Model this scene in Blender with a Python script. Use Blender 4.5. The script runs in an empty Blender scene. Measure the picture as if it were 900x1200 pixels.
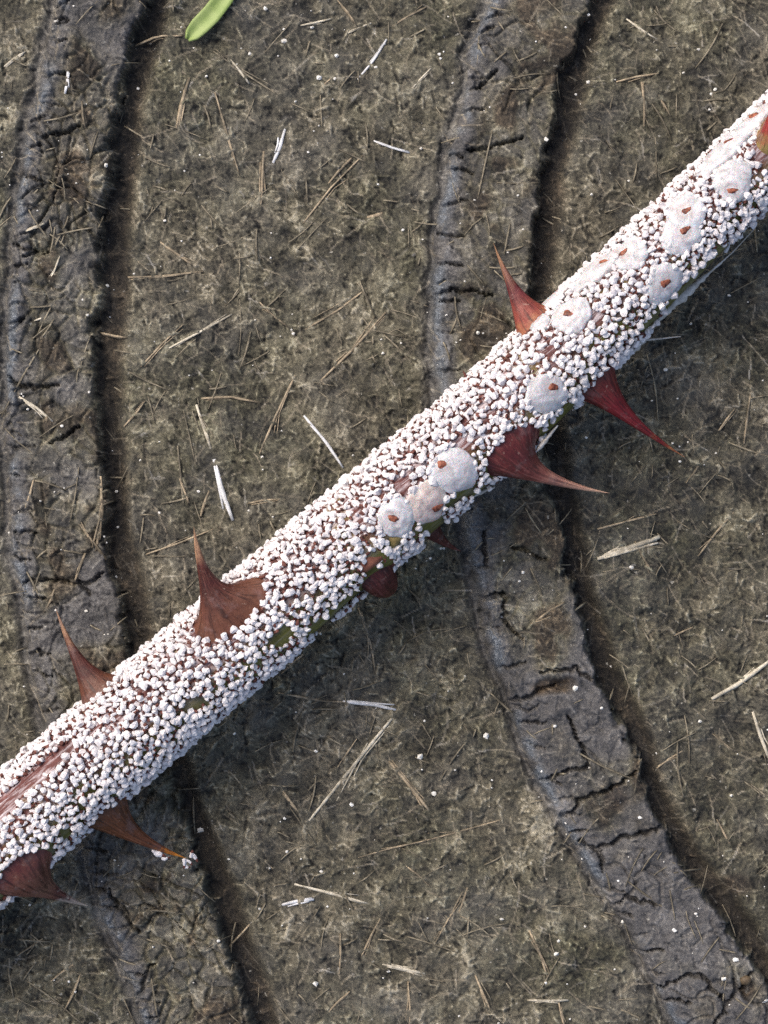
import bpy, math, random
import numpy as np
from mathutils import Vector, Matrix

# ------------------------------------------------------------------ camera, sky, sun, exposure
random.seed(7)
rng = np.random.default_rng(11)
sc = bpy.context.scene
COL = sc.collection
MM = 0.001
S = 0.055                 # mm per photograph pixel on the rubber surface
D = 150.0                 # camera height above the rubber, mm

cam_d = bpy.data.cameras.new('camera')
cam = bpy.data.objects.new('camera', cam_d)
COL.objects.link(cam)
cam.location = (0, 0, D * MM)
cam.rotation_euler = (0, 0, 0)
cam_d.sensor_fit = 'VERTICAL'
cam_d.sensor_height = 24
cam_d.lens = 24 * D / (1200 * S)
cam_d.clip_start = 0.005
cam_d.clip_end = 50
sc.camera = cam

SUN_DIR = Vector((-0.62, 0.50, 0.86)).normalized()
world = bpy.data.worlds.new('World')
sc.world = world
world.use_nodes = True
wn = world.node_tree
wn.nodes.clear()
sky = wn.nodes.new('ShaderNodeTexSky')
sky.sky_type = 'NISHITA'
sky.sun_disc = False
sky.sun_elevation = math.asin(SUN_DIR.z)
sky.sun_rotation = math.atan2(SUN_DIR.x, SUN_DIR.y)
sky.air_density = 1.0
sky.dust_density = 5.0
sky.ozone_density = 1.0
bg = wn.nodes.new('ShaderNodeBackground')
bg.inputs['Strength'].default_value = 0.13
wo = wn.nodes.new('ShaderNodeOutputWorld')
wn.links.new(sky.outputs[0], bg.inputs[0])
wn.links.new(bg.outputs[0], wo.inputs[0])

sun_d = bpy.data.lights.new('sun', 'SUN')
sun_d.energy = 1.25
sun_d.angle = math.radians(42)
sun_d.color = (1.0, 0.94, 0.84)
sun = bpy.data.objects.new('sun', sun_d)
COL.objects.link(sun)
sun.rotation_euler = SUN_DIR.to_track_quat('Z', 'Y').to_euler()
sun.location = SUN_DIR * 0.5

vs = sc.view_settings
vs.view_transform = 'Standard'
vs.look = 'None'
vs.gamma = 1
vs.exposure = 0.56
vs.use_curve_mapping = False
sc.cycles.max_bounces = 6
sc.cycles.use_denoising = False


# ------------------------------------------------------------------ helpers
def P(px, py, z=0.0):
    """photograph pixel on a plane z mm above the rubber -> mm"""
    f = S * (1 - z / D)
    return np.array([(px - 450) * f, (600 - py) * f, z])


def tag(o, label=None, cat=None, group=None, kind=None):
    if label: o['label'] = label
    if cat: o['category'] = cat
    if group: o['group'] = group
    if kind: o['kind'] = kind
    return o


def empty(name, loc):
    o = bpy.data.objects.new(name, None)
    COL.objects.link(o)
    o.location = Vector(loc) * MM
    o.empty_display_size = 0.002
    return o


def mesh_from(name, V, F, mats, fmat=None, smooth=True):
    """V in mm -> mesh in metres; F list/array of faces"""
    me = bpy.data.meshes.new(name)
    V = np.asarray(V, dtype=np.float32) * MM
    if isinstance(F, np.ndarray):
        n, k = F.shape
        me.vertices.add(len(V)); me.vertices.foreach_set('co', V.ravel())
        me.loops.add(n * k); me.loops.foreach_set('vertex_index', F.astype(np.int32).ravel())
        me.polygons.add(n)
        me.polygons.foreach_set('loop_start', np.arange(0, n * k, k, dtype=np.int32))
    else:
        me.from_pydata([tuple(v) for v in V], [], F)
        n = len(F)
    if not isinstance(mats, (list, tuple)): mats = [mats]
    for m in mats: me.materials.append(m)
    if fmat is not None: me.polygons.foreach_set('material_index', np.asarray(fmat, dtype=np.int32))
    me.update(calc_edges=True)
    me.polygons.foreach_set('use_smooth', np.full(n, smooth, dtype=bool))
    me.validate()
    return me


def link(name, me, parent=None):
    o = bpy.data.objects.new(name, me)
    COL.objects.link(o)
    if parent is not None:
        o.parent = parent
        o.matrix_parent_inverse = Matrix.Translation(-parent.location)
    return o


def attr(me, name, vals):
    a = me.attributes.new(name, 'FLOAT', 'POINT')
    a.data.foreach_set('value', np.asarray(vals, dtype=np.float32))


class N:
    """tiny node-tree builder"""
    def __init__(self, name):
        self.m = bpy.data.materials.new(name)
        self.m.use_nodes = True
        self.t = self.m.node_tree
        self.b = self.t.nodes['Principled BSDF']
        self.tc = self.t.nodes.new('ShaderNodeTexCoord').outputs['Object']
    def put(self, sock, v):
        if hasattr(v, 'is_output'): self.t.links.new(v, sock)
        else: sock.default_value = v
    def noise(self, scale, detail=4, rough=0.6, vec=None, dist=0.0, out='Fac'):
        n = self.t.nodes.new('ShaderNodeTexNoise')
        n.inputs['Scale'].default_value = scale
        n.inputs['Detail'].default_value = detail
        n.inputs['Roughness'].default_value = rough
        n.inputs['Distortion'].default_value = dist
        self.put(n.inputs['Vector'], vec if vec is not None else self.tc)
        return n.outputs[out]
    def mapping(self, scale, rot=(0, 0, 0)):
        n = self.t.nodes.new('ShaderNodeMapping')
        n.inputs['Scale'].default_value = scale
        n.inputs['Rotation'].default_value = rot
        self.t.links.new(self.tc, n.inputs['Vector'])
        return n.outputs[0]
    def ramp(self, fac, stops):
        n = self.t.nodes.new('ShaderNodeValToRGB')
        el = n.color_ramp.elements
        while len(el) < len(stops): el.new(0.5)
        for e, (p, c) in zip(el, stops):
            e.position = p
            e.color = tuple(c) + (1,) if len(c) == 3 else c
        self.put(n.inputs['Fac'], fac)
        return n.outputs['Color']
    def rng(self, fac, a, b, c=0.0, d=1.0):
        n = self.t.nodes.new('ShaderNodeMapRange')
        self.put(n.inputs[0], fac)
        for i, v in zip((1, 2, 3, 4), (a, b, c, d)): n.inputs[i].default_value = v
        return n.outputs[0]
    def math(self, op, a, b=0.0):
        n = self.t.nodes.new('ShaderNodeMath'); n.operation = op
        self.put(n.inputs[0], a); self.put(n.inputs[1], b)
        return n.outputs[0]
    def mix(self, fac, a, b, mode='MIX'):
        n = self.t.nodes.new('ShaderNodeMix'); n.data_type = 'RGBA'; n.blend_type = mode
        self.put(n.inputs[0], fac)
        for s_, v in ((n.inputs[6], a), (n.inputs[7], b)):
            self.put(s_, v if hasattr(v, 'is_output') else tuple(v) + (1,))
        return n.outputs[2]
    def attr(self, name):
        n = self.t.nodes.new('ShaderNodeAttribute'); n.attribute_name = name
        return n.outputs['Fac']
    def island(self):
        return self.t.nodes.new('ShaderNodeNewGeometry').outputs['Random Per Island']
    def objrand(self):
        return self.t.nodes.new('ShaderNodeObjectInfo').outputs['Random']
    def bump(self, h, dist, strength=1.0):
        n = self.t.nodes.new('ShaderNodeBump')
        n.inputs['Strength'].default_value = strength
        n.inputs['Distance'].default_value = dist
        self.put(n.inputs['Height'], h)
        self.t.links.new(n.outputs[0], self.b.inputs['Normal'])
    def out(self, color=None, rough=None, spec=None, **kw):
        if color is not None: self.put(self.b.inputs['Base Color'], color if hasattr(color, 'is_output') else tuple(color) + (1,))
        if rough is not None: self.put(self.b.inputs['Roughness'], rough)
        if spec is not None: self.put(self.b.inputs['Specular IOR Level'], spec)
        for k, v in kw.items(): self.put(self.b.inputs[k.replace('_', ' ')], v)
        return self.m


# ------------------------------------------------------------------ materials
def mat_rubber():
    n = N('weathered_rubber')
    big = n.noise(90, 4, 0.6)
    mid = n.noise(420, 5, 0.7)
    fine = n.noise(5600, 4, 0.8, dist=0.4)
    mot = n.math('ADD', n.math('MULTIPLY', n.attr('mot'), 0.62), n.math('MULTIPLY', n.rng(fine, 0.25, 0.75), 0.38))
    dirt = n.ramp(mot, [(0.26, (0.010, 0.009, 0.007)), (0.39, (0.040, 0.035, 0.024)), (0.52, (0.096, 0.084, 0.058)), (0.64, (0.185, 0.162, 0.115)), (0.78, (0.42, 0.375, 0.29))])
    dirt = n.mix(n.rng(big, 0.35, 0.65), dirt, (0.74, 0.79, 0.70), 'MULTIPLY')
    dirt = n.mix(n.rng(mid, 0.5, 0.72, 0, 0.5), dirt, (0.075, 0.073, 0.062))
    grey = n.ramp(n.math('ADD', n.math('MULTIPLY', mot, 0.6), n.math('MULTIPLY', mid, 0.4)),
                  [(0.34, (0.020, 0.020, 0.021)), (0.5, (0.070, 0.066, 0.066)), (0.64, (0.130, 0.124, 0.120)), (0.75, (0.22, 0.21, 0.21))])
    c = n.mix(n.attr('rub'), dirt, grey)
    brown = n.ramp(mot, [(0.3, (0.011, 0.008, 0.006)), (0.52, (0.036, 0.026, 0.018)), (0.70, (0.10, 0.072, 0.046)), (0.85, (0.22, 0.16, 0.10))])
    c = n.mix(n.attr('och'), c, brown)
    c = n.mix(n.math('MULTIPLY', n.attr('groove_shade'), 0.9), c, n.ramp(mot, [(0.3, (0.007, 0.005, 0.004)), (0.55, (0.021, 0.016, 0.011)), (0.8, (0.075, 0.055, 0.036))]))  # rib shadow painted in: groove soil coloured nearly black
    c = n.mix(n.attr('sky_sheen'), c, n.ramp(fine, [(0.38, (0.045, 0.055, 0.070)), (0.55, (0.12, 0.14, 0.165)), (0.66, (0.34, 0.37, 0.41))]))  # bluish sky reflection painted as patches along the rounded rib edges
    fibc = n.ramp(n.noise(700, 2), [(0.3, (0.20, 0.165, 0.115)), (0.55, (0.36, 0.31, 0.23)), (0.7, (0.46, 0.44, 0.40))])
    c = n.mix(n.attr('fib'), c, fibc)
    c = n.mix(n.rng(n.noise(3200, 2, 0.5), 0.70, 0.77, 0, 0.6), c, (0.42, 0.40, 0.35))
    r = n.rng(n.math('ADD', n.math('MULTIPLY', n.attr('rub'), 0.8), n.math('MULTIPLY', mid, 0.3)), 0.1, 1.05, 0.85, 0.40)
    n.bump(fine, 0.00009, 0.9)
    return n.out(c, r, 0.5)


def mat_bark():
    n = N('rose_bark')
    v = n.noise(500, 4, 0.65)
    purple = n.ramp(v, [(0.3, (0.055, 0.016, 0.014)), (0.6, (0.14, 0.045, 0.040)), (0.75, (0.30, 0.15, 0.14))])
    olive = n.ramp(v, [(0.3, (0.06, 0.055, 0.010)), (0.6, (0.17, 0.16, 0.035)), (0.75, (0.27, 0.23, 0.07))])
    c = n.mix(n.math('ADD', n.rng(n.attr('side'), 0.05, 0.6), n.rng(n.noise(250, 3), 0.56, 0.62, 0, 0.6)), purple, olive)
    cv = n.t.nodes.new('ShaderNodeCombineXYZ')
    n.put(cv.inputs[0], n.math('MULTIPLY', n.attr('len'), 0.016)); n.put(cv.inputs[1], n.math('MULTIPLY', n.attr('side'), 9.0))
    fl = n.noise(1.0, 5, 0.75, vec=cv.outputs[0], dist=0.6)
    film = n.rng(fl, 0.46, 0.62, 0, 0.75)
    c = n.mix(n.math('MULTIPLY', film, n.rng(n.attr('side'), -0.2, 0.5, 1, 0.15)), c, (0.72, 0.66, 0.69))
    n.bump(n.math('ADD', n.noise(2600, 4), fl), 0.00010, 0.8)
    return n.out(c, 0.6, 0.3)


def mat_wax():
    n = N('white_wax')
    c = n.ramp(n.island(), [(0.0, (0.745, 0.693, 0.689)), (0.35, (0.729, 0.708, 0.728)), (0.7, (0.753, 0.716, 0.705)), (1.0, (0.68, 0.63, 0.642))])
    c = n.mix(n.rng(n.noise(2500, 2), 0.6, 0.75, 0, 0.3), c, (0.648, 0.558, 0.558))
    n.bump(n.noise(6500, 3), 0.00006, 0.8)
    return n.out(c, 0.85, 0.15)


def mat_wax_single():
    n = N('white_wax_shell')
    c = n.ramp(n.objrand(), [(0.0, (0.745, 0.693, 0.689)), (0.35, (0.729, 0.708, 0.728)), (0.7, (0.753, 0.716, 0.705)), (1.0, (0.68, 0.63, 0.642))])
    n.bump(n.noise(6500, 3), 0.00006, 0.8)
    return n.out(c, 0.85, 0.15)


def mat_skin(name, a, b, rough=0.45):
    n = N(name)
    c = n.ramp(n.noise(3400, 3), [(0.38, a), (0.62, b)])
    n.bump(n.noise(6000, 3), 0.00006, 0.8)
    return n.out(c, rough, 0.4)


def mat_female(name, tint):
    n = N(name)
    v = n.noise(1700, 5, 0.7, dist=0.8)
    c = n.ramp(v, [(0.36, tuple(0.70 * t for t in tint)), (0.5, tint), (0.64, tuple(min(0.85, 1.22 * t) for t in tint))])
    c = n.mix(n.rng(n.attr('rim'), 0.0, 1.0, 0.0, 0.45), c, (0.36, 0.30, 0.30))
    c = n.mix(n.attr('halo'), c, (0.42, 0.24, 0.19))
    n.bump(n.math('ADD', v, n.math('MULTIPLY', n.noise(7000, 3), 0.4)), 0.00008, 0.8)
    return n.out(c, n.rng(v, 0.35, 0.65, 0.5, 0.28), 0.5, Subsurface_Weight=0.35, Subsurface_Scale=0.0006)


def mat_thorn(name, stops):
    n = N(name)
    cv = n.t.nodes.new('ShaderNodeCombineXYZ')
    n.put(cv.inputs[0], n.math('MULTIPLY', n.attr('ca'), 2.6)); n.put(cv.inputs[1], n.math('MULTIPLY', n.attr('sa'), 2.6)); n.put(cv.inputs[2], n.math('MULTIPLY', n.attr('along'), 2.2))
    streak = n.noise(1.6, 5, 0.7, vec=cv.outputs[0], dist=0.5)
    blot = n.noise(1300, 4, 0.65)
    c = n.ramp(n.math('ADD', n.attr('along'), n.rng(blot, 0.2, 0.8, -0.16, 0.16)), stops)
    mid = stops[len(stops) // 2][1]
    c = n.mix(n.rng(streak, 0.49, 0.60, 0, 0.75), c, tuple(0.30 * x for x in mid))
    c = n.mix(n.rng(streak, 0.46, 0.36, 0, 0.5), c, tuple(min(1, 1.9 * x + 0.03) for x in mid))
    c = n.mix(n.rng(n.noise(800, 4, 0.7), 0.54, 0.68, 0, 0.45), c, (0.19, 0.12, 0.115))
    c = n.mix(n.rng(n.noise(4200, 3, 0.6), 0.64, 0.74, 0, 0.35), c, (0.50, 0.38, 0.30))
    n.bump(n.math('ADD', n.math('MULTIPLY', streak, 0.7), n.math('MULTIPLY', n.noise(3200, 4, 0.6), 0.5)), 0.00010, 0.7)
    return n.out(c, n.rng(blot, 0.35, 0.7, 0.36, 0.62), 0.35)


def mat_simple(name, a, b, scale=900, rough=0.6, spec=0.4, bump=0.00003):
    n = N(name)
    v = n.noise(scale, 4, 0.65)
    c = n.ramp(v, [(0.35, a), (0.65, b)])
    if bump: n.bump(n.noise(scale * 3, 3), bump, 0.6)
    return n.out(c, rough, spec)


M_RUB = mat_rubber()
M_BARK = mat_bark()
M_WAX = mat_wax()
M_WAX1 = mat_wax_single()
M_EXU = mat_skin('brown_cast_skin', (0.045, 0.013, 0.010), (0.17, 0.055, 0.040), 0.6)
M_EXUF = mat_skin('rust_cast_skin', (0.075, 0.018, 0.011), (0.34, 0.11, 0.06), 0.5)
M_FEM = mat_female('waxy_shield', (0.57, 0.56, 0.58))
M_FEMP = mat_female('pinkish_waxy_shield', (0.58, 0.49, 0.46))
TAN = (0.45, 0.27, 0.15)
M_TBROWN = mat_thorn('brown_thorn', [(0.0, (0.15, 0.062, 0.036)), (0.2, (0.10, 0.033, 0.018)), (0.42, (0.050, 0.009, 0.007)), (0.6, (0.075, 0.018, 0.011)), (0.78, (0.36, 0.20, 0.115)), (1.0, (0.48, 0.29, 0.17))])
M_TRED = mat_thorn('crimson_thorn', [(0.0, (0.13, 0.035, 0.022)), (0.3, (0.15, 0.010, 0.014)), (0.7, (0.12, 0.008, 0.011)), (0.85, (0.2, 0.05, 0.02)), (1.0, (0.40, 0.20, 0.08))])
M_TMAR = mat_thorn('maroon_thorn', [(0.0, (0.07, 0.012, 0.014)), (0.25, (0.12, 0.022, 0.02)), (0.42, (0.19, 0.055, 0.042)), (0.62, (0.36, 0.17, 0.125)), (1.0, (0.55, 0.36, 0.25))])
M_TRUST = mat_thorn('rusty_thorn', [(0.0, (0.10, 0.025, 0.024)), (0.2, (0.16, 0.06, 0.04)), (0.4, (0.22, 0.10, 0.065)), (0.65, (0.10, 0.03, 0.025)), (0.72, (0.40, 0.33, 0.28)), (1.0, (0.60, 0.50, 0.40))])
M_TPINK = mat_thorn('pink_based_thorn', [(0.0, (0.42, 0.20, 0.09)), (0.2, (0.26, 0.06, 0.04)), (0.5, (0.10, 0.014, 0.018)), (0.8, (0.30, 0.15, 0.08)), (1.0, (0.45, 0.26, 0.13))])
M_TAMB = mat_thorn('amber_tipped_thorn', [(0.0, (0.10, 0.035, 0.012)), (0.5, (0.13, 0.042, 0.016)), (0.76, (0.15, 0.05, 0.022)), (0.86, (0.75, 0.24, 0.015)), (1.0, (0.8, 0.38, 0.08))])
M_TDARK = mat_thorn('dark_thorn', [(0.0, (0.06, 0.012, 0.010)), (0.5, (0.07, 0.012, 0.010)), (1.0, (0.14, 0.035, 0.02))])
M_TGRN = mat_thorn('green_based_thorn', [(0.0, (0.26, 0.25, 0.07)), (0.15, (0.28, 0.19, 0.07)), (0.32, (0.24, 0.022, 0.02)), (1.0, (0.30, 0.14, 0.07))])
M_NODE = mat_simple('olive_node', (0.10, 0.055, 0.02), (0.26, 0.20, 0.07))
M_SCAR = mat_simple('brown_scar', (0.10, 0.03, 0.02), (0.30, 0.12, 0.07))
M_PEEL = mat_simple('dry_film', (0.42, 0.38, 0.33), (0.70, 0.66, 0.62), 1500)
def mat_straw(name, lo, hi, dirt, rough=0.6):
    n = N(name)
    c = n.ramp(n.noise(2200, 4, 0.7), [(0.35, lo), (0.65, hi)])
    c = n.mix(n.objrand(), c, tuple(0.72 * x for x in hi), 'MULTIPLY') if False else c
    c = n.mix(n.rng(n.noise(520, 4, 0.7), 0.44, 0.60, 0, dirt), c, (0.075, 0.064, 0.044))
    n.bump(n.noise(6000, 3), 0.00004, 0.7)
    return n.out(c, rough, 0.4)


M_STRAW = [mat_straw('tan_straw', (0.22, 0.17, 0.11), (0.46, 0.37, 0.25), 0.8),
           mat_straw('pale_straw', (0.42, 0.37, 0.27), (0.70, 0.64, 0.52), 0.55),
           mat_straw('bleached_straw', (0.58, 0.58, 0.58), (0.82, 0.82, 0.84), 0.3, 0.4),
           mat_straw('dull_straw', (0.12, 0.10, 0.068), (0.30, 0.26, 0.185), 0.9)]
M_GRIT = mat_simple('pale_grit', (0.55, 0.52, 0.45), (0.86, 0.85, 0.82), 2500)
M_LEAF = mat_simple('green_blade', (0.20, 0.29, 0.07), (0.30, 0.38, 0.13), 700, 0.55)
M_PEB = mat_simple('brown_pebble', (0.05, 0.035, 0.02), (0.17, 0.12, 0.07), 1800)

# ------------------------------------------------------------------ the rubber surface: a relief with two curved ribs
STEP = 1.5
X0, X1, Y0, Y1 = -700, 1600, -700, 1900
gx = np.arange(X0, X1 + 1e-6, STEP)
gy = np.arange(Y0, Y1 + 1e-6, STEP)
W, H = len(gx), len(gy)
GX, GY = np.meshgrid(gx, gy)
_fx = np.fft.rfftfreq(W, STEP)[None, :]
_fy = np.fft.fftfreq(H, STEP)[:, None]


def field(wave, ax=1.0, ay=1.0):
    """smooth random field (zero mean, unit deviation) with features about `wave` pixels across"""
    k2 = (_fx * wave * ax) ** 2 + (_fy * wave * ay) ** 2
    f = np.fft.rfft2(rng.standard_normal((H, W))) * np.exp(-k2 * 6.0)
    r = np.fft.irfft2(f, s=(H, W))
    return (r - r.mean()) / r.std()


def sstep(a, b, x):
    t = np.clip((x - a) / (b - a), 0, 1)
    return t * t * (3 - 2 * t)


def edge(pts):
    p = np.array(pts, float)
    # extrapolate with the end slopes so that the rib runs on outside the picture
    s0 = (p[1, 1] - p[0, 1]) / (p[1, 0] - p[0, 0]); s1 = (p[-1, 1] - p[-2, 1]) / (p[-1, 0] - p[-2, 0])
    p = np.vstack([[-720, p[0, 1] + s0 * (-720 - p[0, 0])], p, [1920, p[-1, 1] + s1 * (1920 - p[-1, 0])]])
    v = np.interp(gy, p[:, 0], p[:, 1])
    k = np.hanning(61); k /= k.sum()
    return np.convolve(np.pad(v, 30, 'edge'), k, 'valid')


RIBS = [
    (edge([(0, 68), (60, 53), (130, 38), (230, 20), (300, 12), (400, 6), (500, 6), (600, 12), (700, 25), (800, 42), (900, 66), (1000, 98), (1100, 132), (1200, 168)]),
     edge([(0, 168), (50, 156), (100, 142), (170, 132), (250, 123), (330, 117), (400, 112), (500, 111), (600, 124), (700, 140), (800, 157), (900, 187), (1000, 230), (1100, 265), (1200, 297)])),
    (edge([(0, 570), (100, 541), (200, 521), (300, 508), (400, 505), (500, 515), (600, 538), (700, 560), (800, 586), (900, 624), (1000, 680), (1100, 736), (1200, 792)]),
     edge([(0, 684), (25, 670), (100, 651), (200, 638), (300, 619), (400, 623), (500, 630), (600, 642), (700, 670), (800, 702), (900, 742), (975, 782), (1065, 838), (1130, 880), (1200, 928)]))]

n4, n8, n20, n60, n200 = field(4), field(9), field(22), field(60), field(220)
wx, wy = field(40) * 10 + field(14) * 3, field(40) * 10 + field(14) * 3


def draw(raster, pts, width, val=1.0, jitter=1.5, seed=0):
    """draws a wandering line, tapering to its ends, into a raster"""
    r_ = np.random.default_rng(seed)
    p = np.array(pts, float)
    d = np.r_[0, np.cumsum(np.hypot(*np.diff(p, axis=0).T))]
    n = max(4, int(d[-1] / 1.0))
    t = np.linspace(0, d[-1], n)
    j = np.cumsum(r_.standard_normal((n, 2)), 0) * 0.35
    j -= np.linspace(0, 1, n)[:, None] * j[-1]
    x = np.interp(t, d, p[:, 0]) + j[:, 0] * jitter
    y = np.interp(t, d, p[:, 1]) + j[:, 1] * jitter
    w = width * (0.35 + 0.65 * np.sin(np.linspace(0.08, 0.92, n) * math.pi)) * r_.uniform(0.6, 1.3, n)
    R = int(math.ceil(width / STEP)) + 2
    for a, b, ww in zip(x, y, w):
        ix, iy = int((a - X0) / STEP), int((b - Y0) / STEP)
        if ix < R or iy < R or ix >= W - R or iy >= H - R: continue
        sl = (slice(iy - R, iy + R + 1), slice(ix - R, ix + R + 1))
        dd = np.hypot(GX[sl] - a, GY[sl] - b)
        raster[sl] = np.maximum(raster[sl], val * (1 - sstep(ww * 0.35, ww * 0.75 + 0.9, dd)))


def voronoi_gap(cell, sx=1.0, sy=1.0, warp=1.0):
    """distance (in cell units) to the border between neighbouring random cells"""
    U, V_ = (GX + wx * warp) / (cell * sx), (GY + wy * warp) / (cell * sy)
    iu, iv = np.floor(U).astype(int), np.floor(V_).astype(int)
    tab = rng.random((512, 512, 2))
    f1 = np.full(U.shape, 9.0); f2 = np.full(U.shape, 9.0); idv = np.zeros(U.shape)
    for du in (-1, 0, 1):
        for dv in (-1, 0, 1):
            c = tab[(iu + du) % 512, (iv + dv) % 512]
            d = np.hypot(iu + du + c[..., 0] - U, iv + dv + c[..., 1] - V_)
            new = d < f1
            f2 = np.where(new, f1, np.minimum(f2, d))
            idv = np.where(new, c[..., 0], idv)
            f1 = np.where(new, d, f1)
    return f2 - f1, idv


# fine matted fibres pressed into the dirt: many short strokes of random direction
fib = np.zeros((H, W), np.float32)
ns = 30000
cx, cy = rng.uniform(X0, X1, ns), rng.uniform(Y0, Y1, ns)
ang = rng.uniform(0, math.pi, ns); ln = rng.gamma(2.0, 8.0, ns) + 4
bend = rng.normal(0, 0.006, ns)
br = rng.beta(1.1, 3.0, ns)
k = np.maximum(3, (ln / 1.1).astype(int))
idx = np.repeat(np.arange(ns), k)
loc = np.concatenate([np.linspace(-0.5, 0.5, q) for q in k]) * ln[idx]
a2 = ang[idx] + bend[idx] * loc
sx_, sy_ = cx[idx] + loc * np.cos(a2), cy[idx] + loc * np.sin(a2)
ii, jj = ((sy_ - Y0) / STEP).astype(int), ((sx_ - X0) / STEP).astype(int)
ok = (ii >= 0) & (jj >= 0) & (ii < H) & (jj < W)
np.maximum.at(fib, (ii[ok], jj[ok]), (br[idx] * rng.uniform(0.55, 1.0, len(idx)))[ok].astype(np.float32))
# the felted mass below them: light and dark strokes added up
mot = np.zeros((H, W))
ns = 330000
cx, cy = rng.uniform(X0, X1, ns), rng.uniform(Y0, Y1, ns)
ang = rng.uniform(0, math.pi, ns); k = rng.integers(2, 13, ns)
val = rng.standard_normal(ns)
idx = np.repeat(np.arange(ns), k)
loc = (np.arange(len(idx)) - np.repeat(np.cumsum(k) - k, k) - np.repeat(k, k) / 2) * 1.3
ii = ((cy[idx] + loc * np.sin(ang[idx]) - Y0) / STEP).astype(int); jj = ((cx[idx] + loc * np.cos(ang[idx]) - X0) / STEP).astype(int)
ok = (ii >= 0) & (jj >= 0) & (ii < H) & (jj < W)
np.add.at(mot, (ii[ok], jj[ok]), val[idx][ok])
mot = mot + 0.5 * (np.roll(mot, 1, 0) + np.roll(mot, 1, 1)) + 0.25 * (np.roll(mot, -1, 0) + np.roll(mot, -1, 1))
mot /= mot.std()
mot = 0.80 * mot + 0.42 * field(12) + 0.35 * field(30)
mot /= mot.std()
mot = np.where(mot > 0, mot * 1.05, mot * 0.95)

crack = np.zeros((H, W))
CR = [[(587, 822), (615, 815), (637, 807), (652, 801)], [(665, 840), (682, 870), (682, 900), (650, 908), (632, 913)],
      [(652, 957), (675, 935), (710, 920), (745, 902)], [(677, 985), (700, 995), (740, 977), (795, 966)], [(692, 990), (705, 1020)],
      [(770, 1152), (820, 1145), (845, 1170), (850, 1185)], [(832, 1200), (870, 1157), (892, 1125)], [(865, 1160), (858, 1145)],
      [(550, 695), (585, 692), (592, 725), (612, 748)], [(566, 622), (569, 662)], [(632, 787), (670, 784), (692, 796)],
      [(548, 178), (580, 171), (612, 162)], [(498, 345), (530, 342), (577, 348)], [(556, 106), (582, 84)], [(565, 500), (570, 470)],
      [(28, 685), (60, 682), (95, 685), (122, 671)], [(95, 685), (107, 697)], [(52, 161), (80, 157), (97, 147)], [(60, 30), (82, 26)],
      [(30, 300), (60, 297)], [(10, 440), (45, 455), (70, 452)], [(25, 770), (60, 766)], [(600, 640), (640, 655)],
      [(60, 520), (95, 500)], [(130, 1040), (165, 1090)], [(185, 1130), (160, 1180)], [(705, 1070), (740, 1052), (768, 1058)]]
for q, c in enumerate(CR): draw(crack, c, 2.5, 1.0, 2.6, 100 + q)
for (L, R) in RIBS:                                   # short breaks across the rounded shoulder of each rib
    y = -650
    while y < 1850:
        y += random.uniform(16, 50)
        i = min(H - 1, int((y - Y0) / STEP)); x = L[i]
        draw(crack, [(x + 2, y), (x + random.uniform(14, 36), y + random.uniform(-7, 7))], 1.9, random.uniform(0.4, 1.0), 2.0, int(y) + 5000)

gap, cid = voronoi_gap(64, 1.0, 0.85)
vor1 = (1 - sstep(0.02, 0.06, gap)) * sstep(0.1, 0.9, field(70))
gap2, cid2 = voronoi_gap(25, 0.9, 1.1, 0.7)
chunk = 1 - sstep(0.06, 0.2, gap2)

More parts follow.
